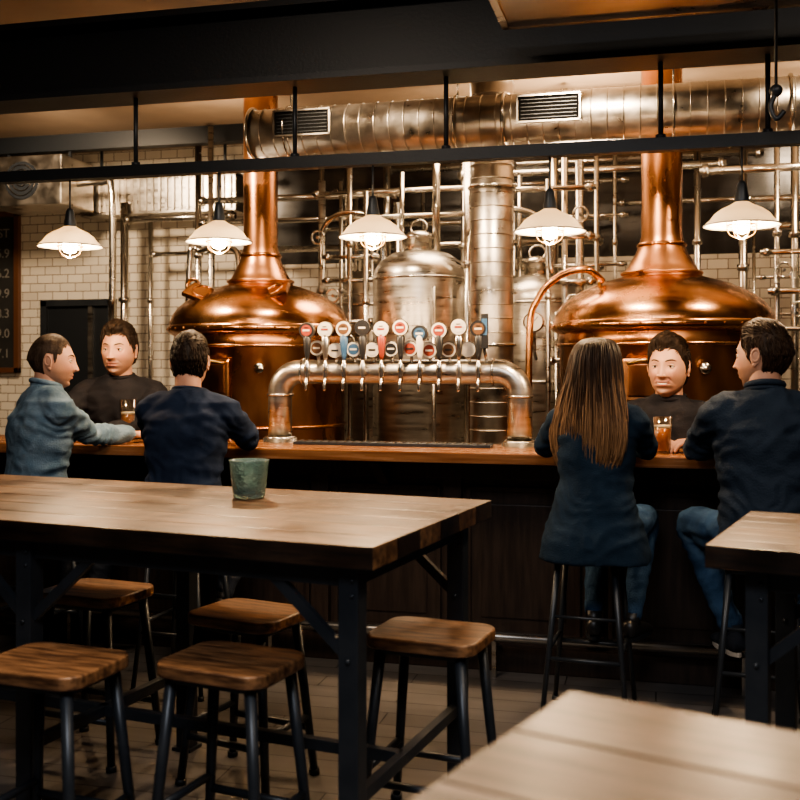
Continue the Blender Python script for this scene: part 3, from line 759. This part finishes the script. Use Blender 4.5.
        me=bpy.data.meshes.new("hair"); bm.to_mesh(me); bm.free(); me.materials.append(hair)
        o3=bpy.data.objects.new("hair",me); col.objects.link(o3); o3.parent=parent; o3.matrix_local=Mh
    return o

def remesh_obj(bm,name,parent,mat_,voxel,it,folds=0,fs=9,M=None,joints=()):
    bmesh.ops.recalc_face_normals(bm,faces=bm.faces)
    me=bpy.data.meshes.new("tmp"); bm.to_mesh(me); bm.free()
    o=bpy.data.objects.new("tmp",me); col.objects.link(o)
    md=o.modifiers.new("r",'REMESH'); md.mode='VOXEL'; md.voxel_size=voxel
    s=o.modifiers.new("s",'SMOOTH'); s.iterations=it; s.factor=.5
    dg=bpy.context.evaluated_depsgraph_get(); m2=bpy.data.meshes.new_from_object(o.evaluated_get(dg))
    bpy.data.objects.remove(o); bpy.data.meshes.remove(me)
    if folds:
        nr=[v.normal.copy() for v in m2.vertices]
        for v,nn in zip(m2.vertices,nr):
            c=v.co
            w=V((noise.noise(c*4),noise.noise(c*4+V((7,3,1))),0))*.12
            q=c+w
            a=noise.noise(V((q.x*fs*.5+q.z*fs*.5,q.y*fs*.5,q.z*fs*1.3-q.x*fs*.6)))
            b2=noise.noise(V((q.x*fs*1.2-q.z*fs,q.y*fs*1.2,q.z*fs*2.0+q.x*fs)))
            dsp=folds*((1-abs(a)*3.2)*.8+(1-abs(b2)*3)*.35)
            for (jc,jd,jr,ja) in joints:
                r_=c-jc; dist=r_.length
                if dist<jr*2:
                    wgt=(1-dist/(jr*2)); s_=r_.dot(jd)
                    dsp+=folds*ja*wgt*math.sin(s_*115+9*noise.noise(c*9)+2)*(.4+.6*noise.noise(c*6+V((3,3,3)))+.3)
            v.co=c+nn*dsp
    for p in m2.polygons: p.use_smooth=True
    m2.materials.clear(); m2.materials.append(mat_); m2.name=name
    o=bpy.data.objects.new(name,m2); col.objects.link(o); o.parent=parent
    return o
def loft(bm,rings,n=32,pw=2.3):
    R=[]
    for (cx,cy,cz,rx,ry) in rings:
        row=[]
        for k in range(n):
            a=2*pi*k/n; c,s=math.cos(a),math.sin(a)
            row.append(bm.verts.new((cx+rx*math.copysign(abs(c)**(2/pw),c),cy+ry*math.copysign(abs(s)**(2/pw),s),cz)))
        R.append(row)
    for i in range(len(R)-1):
        for k in range(n):
            f=bm.faces.new((R[i][k],R[i][(k+1)%n],R[i+1][(k+1)%n],R[i+1][k])); f.smooth=True
    bm.faces.new(R[0][::-1]); bm.faces.new(R[-1])
def ball(bm,c,r):
    if isinstance(r,(int,float)): r=(r,r,r)
    t=bmesh.ops.create_uvsphere(bm,u_segments=16,v_segments=10,radius=1)
    bmesh.ops.transform(bm,matrix=Matrix.Translation(V(c))@Matrix.Diagonal((*r,1)),verts=t['verts'])
def hand(parent,wrist,d,palm,side,curl,S=1.0,name="hand"):
    d=V(d).normalized(); n=V(palm); n=(n-d*n.dot(d)).normalized(); s=n.cross(d).normalized()*side
    bm=bmesh.new(); w=V(wrist)
    def P(a,b_,c): return w+(d*a+s*b_+n*c)*S
    for off,wd in((-.026,.013),(-.009,.0145),(.009,.0145),(.026,.013)):
        tube_into(bm,[P(-.015,off*.5,0),P(.03,off*.95,0),P(.088,off,-.001)],[.016*S,.0155*S,.0115*S],10,3)
    tube_into(bm,[P(-.05,0,0),P(.01,0,0)],[.027*S,.026*S],14,1,flat=.8)
    for off,L_,ex in((.029,.070,0),(.010,.079,.1),(-.010,.073,.2),(-.028,.056,.35)):
        a=curl+ex*.3; p=P(.086,off,0); pts=[p]; ang=a*.45; rs=[.0098]
        for seg,rr in((.44,.0090),(.32,.0082),(.24,.0066)):
            p=p+(d*math.cos(ang)+n*math.sin(ang)+s*off*.8)*L_*seg*S; pts.append(p); rs.append(rr); ang+=a*.75
        tube_into(bm,pts,[r*S for r in rs],10,2); ball(bm,pts[-1],.0066*S)
    pts=[P(.012,.022,.004),P(.042,.048,.012),P(.068,.058,.020),P(.092,.060,.026)]
    tube_into(bm,pts,[.0135*S,.0115*S,.0098*S,.0075*S],10,3); ball(bm,pts[-1],.0075*S)
    return remesh_obj(bm,name,parent,M_skinp,.0035,4)

def person(name,pos,yaw,pz,S,top,trous,lean=(0,0),elb={},wri={},hdir={},head={},hyaw=0,hpitch=0,fem=False,knees=None,ankles=None,standing=False,collar=None,folds=.005,hoff=(0,0),curl=.5,neckup=0,shoe=M_shoe):
    emp=bpy.data.objects.new(name,None); col.objects.link(emp)
    emp.location=(pos[0],pos[1],0); emp.rotation_euler=(0,0,rad(yaw))
    M=Matrix.Translation((pos[0],pos[1],0))@Matrix.Rotation(rad(yaw),4,'Z'); Mi=M.inverted()
    wx=.90 if fem else 1.0
    if fem: prof=[(-.13,.235,.17),(-.05,.225,.165),(.05,.190,.140),(.14,.165,.122),(.22,.155,.115),(.30,.162,.118),(.38,.170,.120),(.44,.175,.108),(.48,.155,.09),(.515,.10,.07),(.545,.058,.055)]
    else: prof=[(-.10,.175,.135),(-.02,.182,.140),(.08,.172,.130),(.18,.170,.126),(.28,.182,.132),(.37,.196,.137),(.44,.198,.124),(.49,.168,.102),(.53,.11,.08),(.565,.066,.066)]
    def lo(z): k=max(0,z)/.56; return V((lean[0]*k,lean[1]*k,0))
    bm=bmesh.new()
    loft(bm,[(lo(z).x,lo(z).y+(.0 if z<.3 else -.005),pz+z*S,rx*S,ry*S) for z,rx,ry in prof])
    Y=lo(.46)
    arms={}; joints=[]
    for sd,sx in(("R",1),("L",-1)):
        sh=V((sx*.178*wx*S,0,pz+.455*S))+Y
        e=Mi@V(elb[sd]); w=Mi@V(wri[sd])
        k=.86 if fem else 1.0
        tube_into(bm,[V((sx*.05*S,0,pz+.50*S))+Y,sh+V((-sx*.01,0,.012)),sh.lerp(e,.18)],[.055*S*k,.068*S*k,.066*S*k],16,3)
        tube_into(bm,[sh,sh.lerp(e,.35),sh.lerp(e,.7),e,e.lerp(w,.35),e.lerp(w,.75),w],[.066*S*k,.064*S*k,.056*S*k,.050*S*k,.049*S*k,.042*S*k,.036*S*k],16,3)
        ball(bm,sh,.066*S*k); ball(bm,e,.050*S*k)
        arms[sd]=(sh,e,w)
        joints.append((e,(w-sh).normalized(),.10,1.1)); joints.append((sh.lerp(V((0,0,pz+.40*S))+Y,.3)+V((0,0,-.06)),V((sx*.6,0,.8)),.10,.9))
        joints.append((V((sx*.12,-.08,pz+.09)),V((-sx*.55,0,.85)),.11,.7))
    remesh_obj(bm,"top_garment",emp,top,.010,5,folds=folds,joints=joints)
    for sd,sx in(("R",1),("L",-1)):
        sh,e,w=arms[sd]; d0=(w-e).normalized()
        dd=(Mi.to_3x3()@V(hdir[sd])) if sd in hdir else (d0+V((-sx*.25,0,-.05)))
        dd.z*=.3
        hand(emp,w+dd.normalized()*.012,dd,(0,0,-1),1 if sx>0 else -1,curl,S*.98,"hand_"+sd)
    bm=bmesh.new(); hipw=.095*S
    ball(bm,(0,0,pz-.005),(.165*S*(1 if not fem else 1.05),.125*S,.10*S))
    feet=[]
    for sd,sx in(("R",1),("L",-1)):
        hip=V((sx*hipw,0,pz-.01))
        if standing:
            kn=V((sx*.11*S,.03,pz*.53)); an=V((sx*.12*S,-.02,.10))
        else:
            kn=Mi@V(knees[sd]) if knees and sd in knees else V((sx*.13*S,.42*S,pz+.00))
            an=Mi@V(ankles[sd]) if ankles and sd in ankles else V((sx*.10*S,.24*S,.37))
        k=S*(.92 if fem else 1)
        tube_into(bm,[hip,hip.lerp(kn,.5),kn,kn.lerp(an,.4),an],[.090*k,.080*k,.062*k,.058*k,.042*k],16,3); ball(bm,hip,.09*k); ball(bm,kn,.062*k)
        feet.append((sd,sx,an))
    remesh_obj(bm,"trousers",emp,trous,.011,5,folds=folds*.8,fs=12)
    b=B()
    for sd,sx,an in feet:
        rot=Matrix.Translation(an+V((0,0,0)))@Matrix.Rotation(-sx*.2,4,'Z')
        t=bmesh.new()
        R=[(-.06,.022,.030,-.045),(-.045,.034,.042,-.040),(0,.038,.050,-.042),(.05,.036,.038,-.055),(.10,.042,.030,-.062),(.15,.040,.024,-.068),(.185,.024,.016,-.074)]
        rows=[]
        for y,rx,rz_,cz in R:
            rows.append([t.verts.new((rx*S*math.cos(2*pi*q/20),y*S,cz*S+rz_*S*max(-.75,math.sin(2*pi*q/20)))) for q in range(20)])
        for i in range(len(rows)-1):
            for q in range(20): t.faces.new((rows[i][q],rows[i][(q+1)%20],rows[i+1][(q+1)%20],rows[i+1][q]))
        t.faces.new(rows[0]); t.faces.new(rows[-1])
        b.merge(t,shoe,True,rot)
        b.cyl(rot@V((0,0,-.04)),rot@V((0,0,.03)),.036*S,shoe,n=14)
        t=bmesh.new(); vs=[]
        for q in range(24):
            a=2*pi*q/24; vs.append(t.verts.new(((.040+.004*math.sin(a))*S*math.cos(a),.063*S+.125*S*math.sin(a),-.092*S)))
        f=t.faces.new(vs); r=bmesh.ops.extrude_face_region(t,geom=[f])
        for v in r['geom']:
            if isinstance(v,bmesh.types.BMVert): v.co.z+=.018*S
        b.merge(t,M_sole if shoe is not M_shoe else M_black,False,rot)
    b.obj("shoes",parent=emp)
    nb=V((lean[0],lean[1],pz+.545*S if not fem else pz+.53*S))
    hc=nb+V((hoff[0],.022*S+hoff[1],(.137+neckup)*S))
    b=B(); nr=.047 if fem else .060
    b.tube([nb+V((0,-.0,-.05*S)),nb+V((0,0,.02*S)),hc+V((0,-.018*S,-.06*S)),hc+V((0,-.014*S,-.02*S))],[nr*1.2*S,nr*S,nr*.97*S,nr*.9*S],M_skinp,n=24,res=4)
    b.obj("neck",parent=emp)
    if collar:
        b=B(); b.torus(nb+V((0,0,.010*S)),nr*1.10*S,.011*S,collar,M=Matrix.Rotation(rad(-10),4,'X'),n=40)
        if collar is M_denims or collar is M_navyj: b.torus(nb+V((0,-.004,.026*S)),nr*1.10*S,.013*S,collar,M=Matrix.Rotation(rad(-14),4,'X'),n=40)
        b.obj("collar",parent=emp)
    hs=head.pop("hs",1.05)*S
    Mh=Matrix.Translation(hc)@Matrix.Rotation(rad(hyaw),4,'Z')@Matrix.Rotation(rad(hpitch),4,'X')@Matrix.Scale(hs,4)
    make_head(name,emp,Mh,fem=fem,**head)
    return emp,Mh
PZ=SZ+.09
person("man_in_denim_shirt",(-2.87,4.30),-38,PZ,1.02,M_denims,M_darkjeans,lean=(.0,.07),
    elb={"R":(-2.70,4.52,1.135),"L":(-3.02,4.66,1.13)},wri={"R":(-2.61,4.77,1.115),"L":(-2.86,4.88,1.115)},
    hdir={"R":(.25,.9,0),"L":(.8,.5,0)},head=dict(hair=M_haircrop,thick=.004,front=.60,stubble=.5,seed=2,hs=1.06,strands=1400),hyaw=-20,hpitch=-3,collar=M_denims,folds=.009,neckup=-.01,
    knees={"R":(-2.62,4.70,.80),"L":(-2.92,4.76,.80)},ankles={"R":(-2.68,4.55,.37),"L":(-2.86,4.58,.37)})
person("man_in_black_sweater",(-2.97,5.38),194,.80,1.10,M_blacktee,M_darkjeans,lean=(0,.14),
    elb={"R":(-3.24,5.02,1.15),"L":(-2.68,5.08,1.15)},wri={"R":(-3.04,4.88,1.125),"L":(-2.80,4.88,1.125)},
    head=dict(hair=M_hairdk,thick=.012,vol=.016,stubble=.5,hs=1.08,seed=3),hyaw=-6,hpitch=-1,standing=True,collar=M_blacktee,folds=.006)
person("man_in_navy_jumper",(-2.09,4.30),4,PZ,1.0,M_navy,M_darkjeans,lean=(0,.06),
    elb={"R":(-1.86,4.53,1.125),"L":(-2.35,4.52,1.125)},wri={"R":(-2.04,4.77,1.12),"L":(-2.22,4.78,1.12)},
    head=dict(hair=M_hairdk,thick=.014,vol=.008,stubble=.3,seed=4),hyaw=14,hpitch=-4,collar=M_navy,folds=.009,
    knees={"R":(-1.92,4.72,.80),"L":(-2.26,4.72,.80)},ankles={"R":(-1.99,4.52,.37),"L":(-2.20,4.52,.37)})
wemp,wMh=person("woman_with_long_hair",(-.245,4.30),-10,PZ-.005,.97,M_navyw,M_jeans,lean=(0,.05),
    elb={"R":(-.035,4.47,1.115),"L":(-.47,4.47,1.115)},wri={"R":(-.14,4.74,1.115),"L":(-.31,4.76,1.115)},fem=True,
    head=dict(hair=M_hairbr,thick=.010,stubble=0,strands=0),hyaw=-14,hpitch=-2,folds=.006,
    knees={"R":(-.04,4.70,.79),"L":(-.26,4.72,.79)},ankles={"R":(-.10,4.50,.385),"L":(-.26,4.50,.385)})
person("smiling_man_in_black_shirt",(.085,5.36),172,.705,1.10,M_blacktee,M_darkjeans,lean=(0,.16),
    elb={"R":(-.17,5.06,1.125),"L":(.36,5.06,1.125)},wri={"R":(-.04,4.93,1.12),"L":(.20,4.90,1.12)},
    head=dict(hair=M_hairdk,thick=.014,vol=.014,stubble=.4,smile=1,hs=1.09,skin=(.50,.28,.19),seed=5),hyaw=-8,hpitch=0,standing=True,collar=M_blacktee,folds=.006)
person("man_in_navy_jacket",(.425,4.27),6,PZ,1.03,M_navyj,M_jeans,lean=(0,.05),
    elb={"R":(.71,4.48,1.12),"L":(.165,4.48,1.12)},wri={"R":(.54,4.75,1.12),"L":(.28,4.77,1.12)},
    head=dict(hair=M_hairbr,thick=.012,vol=.008,stubble=.5,hs=1.08,seed=6),hyaw=50,hpitch=-3,collar=M_navyj,folds=.011,
    knees={"R":(.60,4.68,.79),"L":(.15,4.62,.78)},ankles={"R":(.52,4.48,.37),"L":(.31,4.46,.37)},shoe=M_darkjeans)

# long hair -----------------------------------------------------------
bm=bmesh.new(); cl=bm.verts.layers.float_color.new("Col")
HR=[(.1385,-.010,.003,.003),(.136,-.010,.030,.034),(.127,-.012,.056,.064),(.105,-.016,.078,.088),(.06,-.022,.095,.101),(.0,-.030,.106,.100),(-.06,-.042,.116,.090),(-.12,-.058,.132,.077),(-.19,-.076,.152,.063),(-.26,-.088,.160,.052),(-.33,-.090,.148,.042),(-.39,-.089,.118,.032),(-.43,-.087,.085,.022)]
def hr(t):
    x=t*(len(HR)-1); i=min(int(x),len(HR)-2); f=x-i
    return [HR[i][k]*(1-f)+HR[i+1][k]*f for k in range(4)]
dk=V((.020,.010,.0055)); md=V((.085,.043,.022)); lt=V((.34,.195,.10))
def hcol(t,r):
    k=sst(.34,.98,t+r*.35-.1); return dk.lerp(md,min(1,k*1.6)).lerp(lt,max(0,k-.35)*1.25*(.5+.5*r))
rows=[]
for j in range(49):
    t=j/48; z,cy,rx,ry=hr(t); row=[]
    for k in range(48):
        a=2*pi*k/48; w=1+.05*math.sin(a*9+t*6)+.03*noise.noise(V((a*3,t*5,0)))
        v=bm.verts.new((rx*.95*w*math.cos(a),cy+ry*.95*w*math.sin(a),z)); v[cl]=(*hcol(t,.1),1); row.append(v)
    rows.append(row)
for j in range(48):
    for k in range(48):
        f=bm.faces.new((rows[j][k],rows[j][(k+1)%48],rows[j+1][(k+1)%48],rows[j+1][k])); f.smooth=True
bm.faces.new(rows[0]); bm.faces.new(rows[-1][::-1])
rnd=random.Random(11)
for s in range(760):
    a0=rnd.uniform(pi*.93,pi*2.07); amp=rnd.uniform(0,.09); fq=rnd.uniform(5,10); ph=rnd.uniform(0,6.3); off=rnd.uniform(-.003,.010); tend=rnd.uniform(.80,1.0)
    t0=rnd.uniform(0,.10)
    pts=[];r=rnd.random(); rs=[]; cs=[]
    for j in range(22):
        q=j/21; t=t0+q*(tend-t0); z,cy,rx,ry=hr(t)
        a=a0+amp*math.sin(t*fq+ph)*t
        ext=off*min(1,t*3+.1)+.009*t*math.sin(fq*t*2+ph)
        pts.append((( rx+ext)*math.cos(a),cy+(ry+ext)*math.sin(a),z-(.02*rnd.random() if j==21 else 0)))
        rs.append(.0032*(1-.75*max(0,q-.6)/.4)*min(1,.4+q*4)); cs.append(hcol(t,r))
    rg=tube_into(bm,pts,rs,5)
    for row,c in zip(rg,cs):
        for v in row: v[cl]=(*c,1)
me=bpy.data.meshes.new("long_hair"); bm.to_mesh(me); bm.free(); me.materials.append(M_longhair)
for p in me.polygons: p.use_smooth=True
o=bpy.data.objects.new("long_hair",me); col.objects.link(o); o.parent=wemp; o.matrix_local=wMh

# ---------------------------------------------------------------- lights
def area(name,loc,size,e,c,rot=(0,0,0)):
    l=bpy.data.lights.new(name,'AREA'); l.energy=e; l.color=c; l.size=size; l.shape='DISK'
    o=bpy.data.objects.new(name,l); o.location=loc; o.rotation_euler=[rad(a) for a in rot]; col.objects.link(o)
def spot(name,loc,tgt,e,c,ang=70,r=.08):
    l=bpy.data.lights.new(name,'SPOT'); l.energy=e; l.color=c; l.spot_size=rad(ang); l.spot_blend=.6; l.shadow_soft_size=r
    o=bpy.data.objects.new(name,l); o.location=loc; d=V(tgt)-V(loc); o.rotation_euler=d.to_track_quat('-Z','Y').to_euler(); col.objects.link(o)
W1=(1,.75,.50)
spot("brewhouse_fill_spot",(-3.5,5.6,3.35),(-2.8,6.9,1.7),260,W1,80,.12)  # added spots without fixtures, to light the copper and tiles
spot("brewhouse_fill_spot",(-1.9,5.5,3.35),(-1.7,7.2,1.7),210,W1,80,.12)
spot("brewhouse_fill_spot",(-.6,5.4,3.35),(0,6.9,1.7),260,W1,80,.12)
spot("brewhouse_fill_spot",(1.2,5.6,3.35),(.6,7.2,1.7),190,W1,80,.12)
spot("wall_fill_spot",(-4.4,6.4,3.35),(-4.9,8.6,1.9),340,W1,110,.2)  # added spots to brighten the tiled wall, no fixture there
spot("wall_fill_spot",(1.2,7.0,3.35),(1.1,8.6,2.0),140,W1,100,.2)
area("ceiling_fill",(-2.9,6.8,2.75),.5,26,W1,(180,0,0))  # added upward fill that brightens the ceiling, no real lamp
area("ceiling_fill",(-.5,6.9,2.75),.5,60,W1,(180,0,0))
area("ceiling_fill",(1.4,7.2,2.6),.5,32,W1,(180,0,0))
area("dining_fill",(-1.6,2.4,3.40),1.0,52,(1,.82,.64))  # added unseen fill over the tables, no real fixture
area("dining_fill",(1.2,2.2,3.40),1.0,44,(1,.84,.67))
area("dining_fill",(-.4,.2,3.40),1.4,90,(.90,.93,1.0))  # added cool fill above the camera side, no real fixture
area("brewhouse_fill",(-1.4,7.4,3.40),1.0,45,W1)  # added overhead fill for the brewing area, no real fixture
w=bpy.data.worlds.new("world"); sc.world=w; w.use_nodes=True
w.node_tree.nodes["Background"].inputs[0].default_value=(.45,.45,.45,1); w.node_tree.nodes["Background"].inputs[1].default_value=.05

# ---------------------------------------------------------------- camera
cam=bpy.data.cameras.new("camera"); cam.lens=46.2; cam.sensor_width=36
cam.shift_y=-35/800
cam.dof.use_dof=True; cam.dof.focus_distance=5.0; cam.dof.aperture_fstop=3.2
co=bpy.data.objects.new("camera",cam); co.location=(0,0,1.47); co.rotation_euler=(rad(90),0,rad(14)); col.objects.link(co); sc.camera=co
